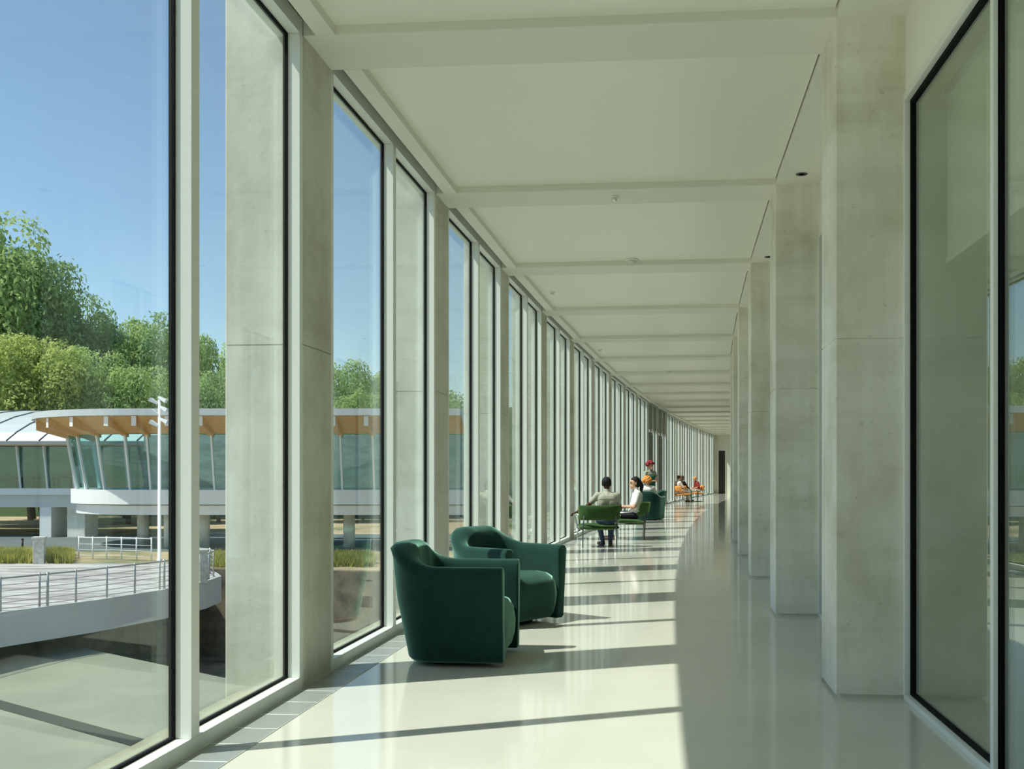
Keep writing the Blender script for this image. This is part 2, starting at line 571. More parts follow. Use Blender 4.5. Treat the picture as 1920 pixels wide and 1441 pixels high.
# ------------------------------------------------------------------ window wall
WN = [0]
def window_bay(k, door=False):
    p0, t0, n0 = colframe(k)
    p1, t1, n1 = colframe(k + 1)
    A, B = p0 + t0 * CT / 2, p1 - t1 * CT / 2
    t = (B - A).normalized()
    L = (B - A).length
    WN[0] += 1
    lab = f'{ORD[k + 1]} window bay ahead of the viewer with two tall panes' if k >= -1 else f'{ORD[-2 - k]} window bay behind the viewer with two tall panes'
    if door:
        lab = f'window bay with olive overpanels above a glazed entrance, {ORD[k + 1]} bay ahead'
    w = empty(f'window_{WN[0]}', A, ang(t), kind='structure', label=lab, category='window')
    v0, v1, fw, zs, zh = -0.086, 0.0, 0.08, 0.075, H
    m = L / 2 + 0.045
    box('sill', (v0, 0, 0.0), (v1 - 0.004, L, zs), 'frame', w, 0.003)
    box('header', (v0, 0, zh), (v1 - 0.004, L, zh + 0.10), 'frame', w, 0.003)
    box('jamb', (v0, 0.0, zs), (v1 - 0.002, 0.05, zh), 'frame', w, 0.003)
    box('jamb', (v0, L - 0.05, zs), (v1 - 0.002, L, zh), 'frame', w, 0.003)
    box('mullion', (v0, m - fw / 2, zs), (v1 + 0.002, m + fw / 2, zh), 'frame', w, 0.003)
    for a, b in ((0.05, m - fw / 2), (m + fw / 2, L - 0.05)):
        top = zh
        if door:
            top = 3.05
            box('overpanel', (-0.10, a, top), (-0.03, b, zh), 'olive_panel', w)
        pane = box('glass_pane', (-0.096, a, zs), (-0.084, b, top), 'glass', w)
        g = 0.011
        boxes('gasket', [((-0.104, a, zs), (-0.076, a + g, top)), ((-0.104, b - g, zs), (-0.076, b, top)),
                         ((-0.104, a + g, zs), (-0.076, b - g, zs + g)), ((-0.104, a + g, top - g), (-0.076, b - g, top))], 'gasket', pane)
    if door:
        box('door_leaf', (-0.07, m - 0.9, 0.08), (-0.02, m - 0.06, 2.9), 'dark_steel', w)
    return w
for k in KS[:-1]:
    window_bay(k, door=(k in (9, 10)))

# ------------------------------------------------------------------ inner glass partition on the right
ribbon('wall_right', S_BEG, S_END, W + 0.40, W + 0.50, 3.50, 'white_paint', thick=0.76, kind='structure',
       label='white bulkhead above the inner glass partition', category='wall')
for k in KS[:-1]:
    if k == -2:
        continue
    p0, t0, n0 = colframe(-2 if k == -1 else k)
    p1, t1, n1 = colframe(k + 1)
    A, B = p0 + t0 * CT / 2 + n0 * (W + 0.40), p1 - t1 * CT / 2 + n1 * (W + 0.40)
    t = (B - A).normalized()
    L = (B - A).length
    WN[0] += 1
    lab = f'{ORD[k + 1]} bay of inner glass partition ahead of the viewer' if k >= -1 else f'{ORD[-2 - k]} bay of inner glass partition behind the viewer'
    w = empty(f'window_{WN[0]}', A, ang(t), kind='structure', label=lab, category='window')
    boxes('partition_frame', [((-0.012, 0, 0), (0.09, L, 0.03)), ((-0.012, 0, 3.455), (0.09, L, 3.5)),
                              ((-0.012, 0, 0.03), (0.09, 0.025, 3.455)), ((-0.012, L - 0.025, 0.03), (0.09, L, 3.455))], 'frame', w, 0.002)
    cuts = [0.025, L - 4.2, L - 1.50, L - 0.025] if k == -1 else [0.025, L - 1.50, L - 0.025]
    for a, b in zip(cuts[:-1], cuts[1:]):
        a2 = a + (0.02 if a > 0.1 else 0)
        b2 = b - (0.02 if b < L - 0.1 else 0)
        pane = box('glass_pane', (0.034, a2, 0.03), (0.046, b2, 3.455), 'glass_in', w)
        g = 0.03
        boxes('gasket', [((0.02, a2, 0.03), (0.06, a2 + 0.006, 3.455)), ((0.02, b2 - (g if b > L - 0.1 else 0.006), 0.03), (0.06, b2, 3.455)),
                         ((0.02, a2 + g, 0.03), (0.06, b2 - g, 0.045)), ((0.02, a2 + g, 3.43), (0.06, b2 - g, 3.455))], 'gasket', pane)
    for c_ in cuts[1:-1]:
        box('stile', (0.0, c_ - 0.02, 0.03), (0.07, c_ + 0.02, 3.455), 'frame', w, 0.002)
ribbon('wall_back', S_BEG, S_END, W + 4.8, W + 5.0, 0.0, 'room_wall', thick=4.26, kind='structure',
       label='grey back wall of the room behind the inner partition', category='wall')
def cross_wall(name, s, v0, v1, z0, z1, mat, th, **props):
    a, b = pt(s, v0), pt(s, v1)
    c, d = pt(s + th, v1), pt(s + th, v0)
    return prism(name, [(q.x, q.y) for q in (a, b, c, d)], z0, z1, mat, **props)
cross_wall('wall_rear', S_BEG - 0.2, -0.5, W + 5, -0.3, 4.5, 'white_paint', 0.2, kind='structure', label='plain wall closing the gallery behind the viewer', category='wall')
endw = cross_wall('wall_end', S_END, -0.5, W + 5, -0.3, 4.5, 'room_wall', 0.2, kind='structure', label='beige wall closing the far end of the gallery', category='wall')
p, t, n = frame(S_END - 0.03)
d1 = empty('door_1', p, ang(t), kind='structure', label='tall dark doorway in the far end wall', category='door')
box('door_leaf', (0.30, 0.0, 0.0), (0.74, 0.03, 2.9), 'dark_opening', d1)
boxes('door_frame', [((0.25, -0.02, 0), (0.30, 0.03, 2.95)), ((0.74, -0.02, 0), (0.79, 0.03, 2.95)), ((0.30, -0.02, 2.9), (0.74, 0.03, 2.95))], 'soffit', d1)

# roller blind lowered inside the first right-hand bay
p0, t0, n0 = colframe(-1)
p1, t1, n1 = colframe(0)
A, B = p0 + t0 * CT / 2 + n0 * (W + 0.40), p1 - t1 * CT / 2 + n1 * (W + 0.40)
L = (B - A).length
bl = empty('roller_blind', A, ang((B - A).normalized()), label='half-lowered white roller blind behind the nearest partition glass', category='blind')
box('fabric', (0.20, 0.15, 2.52), (0.204, L - 0.14, 3.46), 'blind', bl)
box('bottom_bar', (0.192, 0.15, 2.49), (0.212, L - 0.14, 2.52), 'soffit', bl)
tube('roller', [(0.21, 0.15, 3.46), (0.21, L - 0.14, 3.46)], 0.03, 'frame', bl)

# ------------------------------------------------------------------ ceiling fittings
def downlight(k, which):
    p, t, n = frame(scol(k) - 0.34)
    q = p + n * (W + 0.20)
    o = empty('downlight', (q.x, q.y, H), 0, label=f'small round recessed downlight in the side soffit, {which}', category='downlight', group='soffit downlights')
    lathe('trim_ring', [(0.052, -0.004), (0.052, 0.0), (0.03, 0.0), (0.03, -0.004)], 'dark_steel', o, 20)
    lathe('lens', [(0.03, -0.002), (0.0299, -0.001)], 'dark', o, 16)
for k in range(1, 7):
    downlight(k, f'before the {ORD[k]} inner column')
def ceiling_dot(px, py, z, name, label, cat, big=False):
    Y = F * (z - EYE) / (Y0 - py)
    X = (px - CX) * Y / F
    r = 0.09 if big else 0.045
    o = empty(name, (X, Y, z), 0, label=label, category=cat)
    lathe('rose', [(r, 0.0), (r, -0.012), (r * 0.6, -0.018)], 'white_paint', o, 18)
    lathe('sensor_head' if big else 'nozzle', [(r * 0.6, -0.018), (r * 0.55, -0.04), (r * 0.2, -0.045)], 'steel' if not big else 'room_wall', o, 14)
ceiling_dot(1184, 486, HP, 'smoke_detector', 'round smoke detector on the panel before the third cross beam', 'smoke detector', True)
ceiling_dot(1035, 547, HP, 'sprinkler_head', 'small sprinkler head in the ceiling panel past the third beam', 'sprinkler')
ceiling_dot(1125, 655, HP, 'sprinkler_head', 'small sprinkler head in the ceiling panel past the fifth beam', 'sprinkler')
ceiling_dot(1253, 695, HP, 'smoke_detector', 'round smoke detector on a panel far down the gallery', 'smoke detector', True)
ceiling_dot(1152, 368, H, 'sprinkler_head', 'small sprinkler head under the second cross beam', 'sprinkler')

# ------------------------------------------------------------------ tub armchairs
def smooth_step(x):
    x = max(0.0, min(1.0, x))
    return x * x * (3 - 2 * x)

def tub_armchair(name):
    root = empty(name, (0, 0, 0))
    # U-shaped padded shell, front is +x
    hw, front, xs, back = 0.40, 0.385, -0.02, -0.44
    NU = 48
    us = [i / NU for i in range(NU + 1)]
    path = []
    straight = front - xs
    arc = math.pi / 2 * ((hw + (xs - back)) / 1.0) * 1.02
    tot = 2 * straight + arc
    for u in us:
        d = u * tot
        if d <= straight:
            path.append((front - d, -hw, 0.0, -1.0))
        elif d >= tot - straight:
            path.append((front - (tot - d), hw, 0.0, 1.0))
        else:
            th = math.pi * (d - straight) / arc
            e = 2.0 / 2.6
            c_, s_ = math.cos(th), math.sin(th)
            y = -hw * math.copysign(abs(c_) ** e, c_)
            x = xs - (xs - back) * abs(s_) ** e
            path.append((x, y, -math.sin(th), -math.cos(th)))
    prof_n = 15
    vs, fs = [], []
    for (x, y, nx, ny), u in zip(path, us):
        w = smooth_step((0.5 - abs(u - 0.5) - 0.20) / 0.24)       # 0 on the arms, 1 at the middle of the back
        h = 0.675 + 0.155 * w
        T = 0.105 + 0.075 * w
        # outward direction
        l = math.hypot(nx, ny) or 1
        ox, oy = nx / l, ny / l
        sec = []
        taper = 0.035 + 0.075 * w
        for z, o in ((0.03, -taper - 0.02), (0.05, -taper), (0.25, -taper * 0.62), (0.45, -taper * 0.25), (h - 0.10, 0.0), (h - 0.04, 0.006 + 0.012 * w),
                     (h - 0.008, -0.012), (h, -T * 0.34), (h, -T * 0.62), (h - 0.015, -T * 0.88), (h - 0.05, -T - 0.006), (h - 0.16, -T * 1.02 - 0.02 * w),
                     (0.44, -T - 0.03 * w), (0.30, -T - 0.03 * w), (0.03, -T - 0.03 * w - taper)):
            sec.append((x + ox * o, y + oy * o, z))
        vs += sec
    n = prof_n
    for i in range(NU):
        for k in range(n):
            k2 = (k + 1) % n
            fs.append((i * n + k, (i + 1) * n + k, (i + 1) * n + k2, i * n + k2))
    fs.append(tuple(range(n)))
    fs.append(tuple(range(NU * n, NU * n + n))[::-1])
    sh = mesh_obj('shell', vs, fs, 'velvet', root, smooth=True)
    md = sh.modifiers.new('bevel', 'BEVEL')
    md.width = 0.012
    md.segments = 3
    md.limit_method = 'ANGLE'
    md.angle_limit = math.radians(60)
    # seat cushion with a rounded, bulging front
    bm = bmesh.new()
    NX, NY = 12, 10
    grid = []
    prof = [(-0.20, 0.41), (-0.1, 0.425), (0.12, 0.435), (0.26, 0.425), (0.33, 0.395), (0.365, 0.34), (0.38, 0.25), (0.375, 0.16), (0.355, 0.09), (0.32, 0.04), (-0.2, 0.035)]
    for x, z in prof:
        row = []
        for j in range(NY + 1):
            v = -1 + 2 * j / NY
            crown = (1 - abs(v) ** 4)
            row.append(bm.verts.new((x + (0.02 * crown - 0.015 if x > 0.2 else 0), v * 0.292, z + (0.012 * crown if z > 0.3 else 0))))
        grid.append(row)
    for i in range(len(grid) - 1):
        for j in range(NY):
            bm.faces.new((grid[i][j], grid[i][j + 1], grid[i + 1][j + 1], grid[i + 1][j]))
    bm.faces.new([r[0] for r in grid])
    bm.faces.new([r[-1] for r in grid][::-1])
    bm.faces.new(grid[0][::-1])
    bm_obj('seat_cushion', bm, 'velvet', root, smooth=True)
    lathe('swivel_base', [(0.25, 0.0), (0.25, 0.015), (0.20, 0.02), (0.20, 0.05)], 'dark', root, 28)
    return root

def place(root, loc, rotz, **props):
    root.location = loc
    root.rotation_euler = (0, 0, rotz)
    for k, v in props.items():
        root[k] = v
    return root
arm0 = tub_armchair('tub_armchair')
ARM = [((-0.905, 7.18, 0.0), -5, 'dark green velvet tub armchair nearest the viewer, side on by the window'),
       ((-0.72, 8.98, 0.0), -38, 'green velvet tub armchair just behind the nearest one'),
       ((1.80, 28.9, 0.0), 72, 'dark green tub armchair beyond the two seated people, nearer of that far pair'),
       ((2.0, 30.7, 0.0), 160, 'dark green tub armchair half hidden behind another, beside the red-haired person')]
for i, (loc, a, lab) in enumerate(ARM):
    o = arm0 if i == 0 else copy_tree(arm0)
    place(o, loc, math.radians(a), label=lab, category='armchair', group='green tub armchairs')

# ------------------------------------------------------------------ lounge chairs on slim legs (front is +y)
def lounge_chair(name, mat):
    root = empty(name, (0, 0, 0))
    def pad(nm, fn, nu=14, nv=6, th=0.06):
        bm = bmesh.new()
        top, bot = [], []
        for i in range(nu + 1):
            a, b = [], []
            for j in range(nv + 1):
                u, v = -1 + 2 * i / nu, -1 + 2 * j / nv
                p, nrm = fn(u, v)
                puff = (1 - abs(u) ** 6) * (1 - abs(v) ** 6)
                tt = th * (0.35 + 0.65 * puff) / 2
                a.append(bm.verts.new(p + nrm * tt))
                b.append(bm.verts.new(p - nrm * tt))
            top.append(a)
            bot.append(b)
        for i in range(nu):
            for j in range(nv):
                bm.faces.new((top[i][j], top[i + 1][j], top[i + 1][j + 1], top[i][j + 1]))
                bm.faces.new((bot[i][j], bot[i][j + 1], bot[i + 1][j + 1], bot[i + 1][j]))
        for i in range(nu):
            bm.faces.new((top[i][0], bot[i][0], bot[i + 1][0], top[i + 1][0]))
            bm.faces.new((top[i][nv], top[i + 1][nv], bot[i + 1][nv], bot[i][nv]))
        for j in range(nv):
            bm.faces.new((top[0][j], top[0][j + 1], bot[0][j + 1], bot[0][j]))
            bm.faces.new((top[nu][j], bot[nu][j], bot[nu][j + 1], top[nu][j + 1]))
        o = bm_obj(nm, bm, mat, root, smooth=True)
        md = o.modifiers.new('sub', 'SUBSURF')
        md.levels = md.render_levels = 1
        return o
    pad('seat', lambda u, v: (Vector((0.36 * u, 0.02 + 0.30 * v, 0.365 + 0.015 * v)), Vector((0, 0, 1))), th=0.10)
    pad('backrest', lambda u, v: (Vector((0.38 * u, -0.34 + 0.16 * abs(u) ** 3 - 0.04 * v, 0.62 + 0.135 * v)), Vector((-0.25 * u, 1, 0.2)).normalized()), th=0.085)
    for sx in (-1, 1):
        tube('leg', [(sx * 0.36, 0.28, 0.0), (sx * 0.36, 0.28, 0.33)], 0.011, 'steel', root)
        tube('leg', [(sx * 0.30, -0.26, 0.0), (sx * 0.30, -0.28, 0.34), (sx * 0.28, -0.35, 0.56)], 0.011, 'dark_steel', root)
        tube('armrest', [(sx * 0.36, 0.28, 0.33), (sx * 0.40, 0.24, 0.54), (sx * 0.40, 0.05, 0.56), (sx * 0.37, -0.2, 0.58)], 0.012, 'steel', root)
        tube('side_rail', [(sx * 0.36, 0.28, 0.32), (sx * 0.30, -0.28, 0.32)], 0.011, 'dark_steel', root)
    return root
gch = lounge_chair('lounge_chair', 'green_wool')
place(gch, (0.23, 18.25, 0), math.radians(4), label='green padded lounge chair seen from behind, holding the grey-shirted person', category='lounge chair', group='green lounge chairs')
g2 = place(copy_tree(gch), (0.90, 20.3, 0), math.radians(84), label='green padded lounge chair under the person in white with a ponytail', category='lounge chair', group='green lounge chairs')
och = lounge_chair('lounge_chair', 'orange_wool')
place(och, (4.50, 47.6, 0), math.radians(-64), label='orange lounge chair holding the far person in cream', category='lounge chair', group='orange lounge chairs')
place(copy_tree(och), (5.52, 50.6, 0), math.radians(110), label='orange lounge chair under the far person in dark red', category='lounge chair', group='orange lounge chairs')
place(copy_tree(och), (4.80, 49.3, 0), math.radians(-52), label='orange lounge chair holding the far long-haired person in black', category='lounge chair', group='orange lounge chairs')

tb = empty('side_table', (5.38, 48.6, 0), label='small low round table between the far seated people', category='table')
lathe('table_top', [(0.30, 0.50), (0.30, 0.525)], 'white_paint', tb, 28)
lathe('stem', [(0.025, 0.02), (0.025, 0.50)], 'dark_steel', tb, 12)
lathe('base', [(0.24, 0.0), (0.24, 0.015), (0.05, 0.025)], 'dark_steel', tb, 28)

# ------------------------------------------------------------------ people
def capsule(bm, a, b, ra, rb, tag, lay, n=12):
    a, b = Vector(a), Vector(b)
    d = b - a
    L = d.length
    d = d / L if L > 1e-6 else Vector((0, 0, 1))
    q = d.to_track_quat('Z', 'Y')
    rings = []
    for k in range(1, 5):
        th = -math.pi / 2 + math.pi / 2 * k / 4
        rings.append((a, ra * math.cos(th), ra * math.sin(th)))
    for k in range(0, 4):
        th = math.pi / 2 * k / 4
        rings.append((b, rb * math.cos(th), rb * math.sin(th)))
    pole0 = bm.verts.new(a - d * ra)
    pole1 = bm.verts.new(b + d * rb)
    R = []
    for c, r, z in rings:
        R.append([bm.verts.new(c + q @ Vector((r * math.cos(2 * math.pi * i / n), r * math.sin(2 * math.pi * i / n), z))) for i in range(n)])
    for i in range(n):
        j = (i + 1) % n
        bm.faces.new((pole0, R[0][j], R[0][i]))
        bm.faces.new((pole1, R[-1][i], R[-1][j]))
        for k in range(len(R) - 1):
            bm.faces.new((R[k][i], R[k][j], R[k + 1][j], R[k + 1][i]))

def ellipsoid(bm, c, r, rot=None):
    m = Matrix.Translation(Vector(c)) @ (rot.to_matrix().to_4x4() if rot else Matrix.Identity(4)) @ Matrix.Diagonal((*r, 1))
    bmesh.ops.create_uvsphere(bm, u_segments=16, v_segments=10, radius=1.0, matrix=m)

def person(loc, rotz, J, col, hair, label, vox=0.008):
    """One continuous remeshed body. J: joints (facing +y); col: materials for skin, top, legs, shoes; sleeve = how far the sleeve covers (0..1 upper arm, 2 = wrist)."""
    bm = bmesh.new()
    segs = []                                   # (a, b, material index) for colouring faces
    SK, TOP, LEG, SHO = 0, 1, 2, 3
    def cap(a, b, ra, rb, m):
        capsule(bm, a, b, ra, rb, m, None)
        segs.append((Vector(a), Vector(b), max(ra, rb), m))
    V = {k: Vector(v) for k, v in J.items() if not isinstance(v, (int, float))}
    pel, che, nk, hd = V['pelvis'], V['chest'], V['neck'], V['head']
    # trunk
    mid = (pel + che) / 2
    up = (che - pel).normalized()
    ellipsoid(bm, pel, (0.165, 0.12, 0.12))
    segs.append((pel - Vector((0.06, 0, 0.02)), pel + Vector((0.06, 0, 0)), 0.11, LEG))
    cap(pel + Vector((-0.055, 0, 0.06)), che + Vector((-0.075, 0, -0.02)), 0.105, 0.105, TOP)
    cap(pel + Vector((0.055, 0, 0.06)), che + Vector((0.075, 0, -0.02)), 0.105, 0.105, TOP)
    cap(che + up * 0.04 + Vector((-0.08, 0, 0)), che + up * 0.04 + Vector((0.08, 0, 0)), 0.10, 0.10, TOP)
    cap(V['shl'], V['shr'], 0.062, 0.062, TOP)
    cap(che + up * 0.08, nk, 0.075, 0.052, TOP)
    cap(nk + up * 0.02, hd + Vector((0, -0.01, -0.05)), 0.050, 0.048, SK)
    # head with jaw, nose, ears, brow
    q = Matrix.Rotation(J.get('turn', 0.0), 3, 'Z').to_quaternion()
    def hp(x, y, z):
        return hd + q @ Vector((x, y, z))
    ellipsoid(bm, hp(0, -0.012, 0.022), (0.077, 0.096, 0.098), q)
    segs.append((hp(0, -0.01, 0), hp(0, 0.0, 0.05), 0.09, SK))
    cap(hp(0, 0.02, -0.05), hp(0, 0.055, -0.085), 0.058, 0.034, SK)
    cap(hp(0, 0.088, 0.005), hp(0, 0.108, -0.032), 0.009, 0.014, SK)
    cap(hp(-0.035, 0.078, 0.03), hp(0.035, 0.078, 0.03), 0.012, 0.012, SK)
    cap(hp(-0.02, 0.082, -0.062), hp(0.02, 0.082, -0.062), 0.010, 0.010, SK)
    for sx in (-1, 1):
        cap(hp(sx * 0.078, -0.01, 0.015), hp(sx * 0.078, -0.015, -0.025), 0.014, 0.010, SK)
    # limbs
    for sd in 'lr':
        sh, el, wr = V['sh' + sd], V['el' + sd], V['wr' + sd]
        sl = J.get('sleeve', 0.75)
        cut = sh.lerp(el, min(sl, 1.0))
        cap(sh, cut, 0.060, 0.052, TOP)
        if sl < 1:
            cap(cut, el, 0.043, 0.039, SK)
        low = el.lerp(wr, max(0.0, min(1.0, sl - 1)))
        if sl > 1:
            cap(el, low, 0.048, 0.040, TOP)
        cap(low, wr, 0.039, 0.027, SK)
        # hand: palm, four fingers of different lengths with a bend, thumb from the side
        d = (V['ha' + sd] - wr).normalized()
        side = V['side' + sd].normalized() if ('side' + sd) in V else Vector((1 if sd == 'l' else -1, 0, 0))
        side = (side - d * side.dot(d)).normalized()
        curl = d.cross(side) * (1 if sd == 'l' else -1)
        if curl.z > 0:
            curl = -curl
        for o_ in (-0.024, 0.0, 0.024):
            cap(wr + d * 0.015 + side * o_ * 0.7, wr + d * 0.085 + side * o_, 0.016, 0.014, SK)
        for o_, ln in ((-0.033, 0.058), (-0.011, 0.074), (0.011, 0.078), (0.033, 0.068)):
            k0 = wr + d * 0.088 + side * o_
            k1 = k0 + d * ln * 0.52 + curl * 0.012
            k2 = k1 + d * ln * 0.35 + curl * 0.026
            cap(k0, k1, 0.0098, 0.009, SK)
            cap(k1, k2, 0.009, 0.0075, SK)
        t0 = wr + d * 0.03 + side * 0.03
        t1 = t0 + d * 0.035 + side * 0.028
        cap(t0, t1, 0.013, 0.011, SK)
        cap(t1, t1 + d * 0.032 + side * 0.004 + curl * 0.01, 0.0105, 0.0085, SK)
        hi, kn, an, to = V['hi' + sd], V['kn' + sd], V['an' + sd], V['to' + sd]
        cap(hi, kn, 0.088, 0.060, LEG)
        cap(kn, kn.lerp(an, 0.4), 0.058, 0.056, LEG)
        cap(kn.lerp(an, 0.4), an, 0.056, 0.042, LEG)
        heel = an + Vector((0, -0.03, 0)) - (to - an) * 0.12
        heel.z = to.z
        cap(heel, to, 0.040, 0.034, SHO)
        cap(an, heel, 0.040, 0.040, SHO)
    me = bpy.data.meshes.new('person')
    bm.to_mesh(me)
    bm.free()
    tmp = bpy.data.objects.new('tmp_body', me)
    COL.objects.link(tmp)
    md = tmp.modifiers.new('r', 'REMESH')
    md.mode = 'VOXEL'
    md.voxel_size = vox
    md2 = tmp.modifiers.new('s', 'SMOOTH')
    md2.factor = 0.5
    md2.iterations = 3
    dg = bpy.context.evaluated_depsgraph_get()
    new = bpy.data.meshes.new_from_object(tmp.evaluated_get(dg))
    bpy.data.objects.remove(tmp)
    for m in col:
        new.materials.append(MATS[m])
    sv = [(a, b - a, max((b - a).length_squared, 1e-9), r, m) for a, b, r, m in segs]
    idx = []
    for pl in new.polygons:
        c = pl.center
        best, bi = 1e9, 0
        for a, ab, l2, r, m in sv:
            k = (c - a).dot(ab) / l2
            k = 0 if k < 0 else 1 if k > 1 else k
            dd = (c - a - ab * k).length - r
            if dd < best:
                best, bi = dd, m
        idx.append(bi)
    new.polygons.foreach_set('material_index', idx)
    new.polygons.foreach_set('use_smooth', [True] * len(idx))
    new.name = 'person'
    o = link(bpy.data.objects.new('person', new), None, label=label, category='person')
    o.location = loc
    o.rotation_euler = (0, 0, rotz)
    # eyes
    for sx in (-1, 1):
        b2 = bmesh.new()
        ellipsoid(b2, hp(sx * 0.031, 0.080, 0.008), (0.013, 0.008, 0.008), q)
        bm_obj('eye', b2, 'eye', o, smooth=True)
    # hair: displaced cap, plus a tail or longer fall
    b2 = bmesh.new()
    style, hm = hair
    ellipsoid(b2, hp(0, -0.022, 0.036), (0.088, 0.100, 0.100), q)
    if style in ('pony', 'long'):
        ellipsoid(b2, hp(0, -0.045, 0.0), (0.085, 0.075, 0.10), q)
    if style == 'pony':
        capsule(b2, hp(0, -0.115, 0.03), hp(0, -0.15, -0.06), 0.036, 0.044, 0, None)
        capsule(b2, hp(0, -0.15, -0.06), hp(0, -0.13, -0.24), 0.044, 0.020, 0, None)
    if style == 'long':
        for ox in (-0.05, 0.0, 0.05):
            capsule(b2, hp(ox, -0.08, 0.0), hp(ox * 1.3, -0.11, -0.30), 0.05, 0.035, 0, None)
    if style == 'bushy':
        for i in range(26):
            a_ = i * 2.399
            zz = 1 - 1.25 * i / 26
            rr = math.sqrt(max(0, 1 - zz * zz))
            yy = math.sin(a_) * rr
            if yy > 0.55 and zz < 0.3:
                continue
            ellipsoid(b2, hp(math.cos(a_) * rr * 0.10, -0.03 + yy * 0.10, 0.04 + zz * 0.10), (0.05, 0.05, 0.05), q)
    for v in list(b2.verts):
        w = q.inverted() @ (v.co - hd)
        if w.y > 0.045 and w.z < 0.062 and style != 'x':                # keep the face free
            v.co = hd + q @ Vector((w.x * 0.8, 0.02, w.z))
        v.co += noise.noise_vector(v.co * 28) * 0.006
    bm_obj('hair', b2, hm, o, smooth=True)
    return o

def seated(**over):
    J = dict(pelvis=(0, -0.10, 0.50), chest=(0, -0.17, 0.83), neck=(0, -0.15, 0.985), head=(0, -0.12, 1.125),
             shl=(-0.17, -0.17, 0.925), shr=(0.17, -0.17, 0.925), ell=(-0.25, -0.03, 0.68), elr=(0.25, -0.03, 0.68),
             wrl=(-0.14, 0.18, 0.62), wrr=(0.14, 0.18, 0.62), hal=(-0.08, 0.28, 0.60), har=(0.08, 0.28, 0.60),
             hil=(-0.09, -0.08, 0.49), hir=(0.09, -0.08, 0.49), knl=(-0.12, 0.35, 0.50), knr=(0.12, 0.35, 0.50),
             anl=(-0.12, 0.36, 0.10), anr=(0.12, 0.36, 0.10), tol=(-0.13, 0.52, 0.036), tor=(0.13, 0.52, 0.036))
    J.update(over)
    return J
# grey-shirted person, seen from behind, one arm along the chair's arm
person((0.37, 18.25, 0), math.radians(4), seated(ell=(-0.36, -0.10, 0.72), wrl=(-0.52, 0.05, 0.625), hal=(-0.585, 0.10, 0.60), sidel=(0.4, 0.9, 0), turn=-0.25, sleeve=0.5,
       anl=(-0.04, 0.30, 0.10), tol=(-0.10, 0.45, 0.036), anr=(0.10, 0.26, 0.10), tor=(0.12, 0.42, 0.036)),
       ('skin_brown', 'shirt_grey', 'jeans', 'shoe'), ('short', 'hair_black'), 'dark-haired person in a grey shirt seated with back to the viewer')
person((0.86, 20.3, 0), math.radians(96), seated(wrl=(-0.06, 0.12, 0.66), wrr=(0.10, 0.10, 0.64), hal=(0.03, 0.16, 0.66), har=(0.0, 0.16, 0.645), ell=(-0.24, -0.08, 0.66), elr=(0.24, -0.08, 0.66), sleeve=0.7, turn=0.1),
       ('skin_light', 'shirt_white', 'trousers_dark', 'shoe'), ('pony', 'hair_black'), 'seated person in a white T-shirt with a long black ponytail')
person((1.80, 28.93, 0), math.radians(-18), seated(head=(0, -0.15, 1.085), neck=(0, -0.16, 0.95), sleeve=1.2),
       ('skin_light', 'shirt_white', 'trousers_pale', 'shoe_white'), ('bushy', 'hair_ginger'), 'person with bushy orange hair seated in a far tub armchair')
stand = dict(pelvis=(0, 0, 0.93), chest=(0, -0.01, 1.25), neck=(0, 0.0, 1.42), head=(0, 0.03, 1.565), shl=(-0.165, 0, 1.355), shr=(0.165, 0, 1.355),
             ell=(-0.24, 0.03, 1.09), elr=(0.24, 0.03, 1.09), wrl=(-0.10, 0.24, 1.08), wrr=(0.10, 0.24, 1.08), hal=(-0.04, 0.32, 1.11), har=(0.04, 0.32, 1.11),
             hil=(-0.085, 0, 0.90), hir=(0.085, 0, 0.90), knl=(-0.09, 0.02, 0.49), knr=(0.09, 0.02, 0.49), anl=(-0.09, -0.01, 0.09), anr=(0.09, -0.01, 0.09),
             tol=(-0.10, 0.14, 0.036), tor=(0.10, 0.14, 0.036), sleeve=0.6, turn=0.2)
RP = (2.03, 31.9, 0)
rp = person(RP, math.radians(-150), stand, ('skin_light', 'shirt_grey', 'jeans', 'shoe'), ('bushy', 'hair_red'), 'standing red-haired person in a dark green tunic over pale sleeves')
tv, tf = [], []
for rx, ry, z in ((0.185, 0.145, 0.93), (0.182, 0.140, 1.0), (0.190, 0.135, 1.12), (0.200, 0.135, 1.22), (0.196, 0.128, 1.275)):
    tv += [(rx * math.cos(i * math.pi / 12), ry * math.sin(i * math.pi / 12), z) for i in range(24)]
for r_ in range(4):
    tf += [(r_ * 24 + i, r_ * 24 + (i + 1) % 24, r_ * 24 + 24 + (i + 1) % 24, r_ * 24 + 24 + i) for i in range(24)]
tf.append(tuple(range(96, 120)))
mesh_obj('tunic', tv, tf, 'top_green', rp, smooth=True)
ph = box('smartphone', (-0.035, -0.005, -0.07), (0.035, 0.004, 0.07), 'phone', None, 0.004, label='pink smartphone held by the standing red-haired person', category='phone')
_r = math.radians(-150)
ph.location = (RP[0] + math.cos(_r) * 0.0 - math.sin(_r) * 0.345, RP[1] + math.sin(_r) * 0.0 + math.cos(_r) * 0.345, 1.15)
ph.rotation_euler = (math.radians(-25), 0, _r)
person((4.50, 47.6, 0), math.radians(-64), seated(sleeve=0.9), ('skin_light', 'top_cream', 'trousers_pale', 'shoe'), ('short', 'hair_brown'), 'far seated person in a cream top with short dark hair')
person((4.80, 49.3, 0), math.radians(-52), seated(sleeve=1.8), ('skin_light', 'top_dark', 'trousers_green', 'shoe'), ('long', 'hair_brown'), 'far seated person in black with long brown hair')
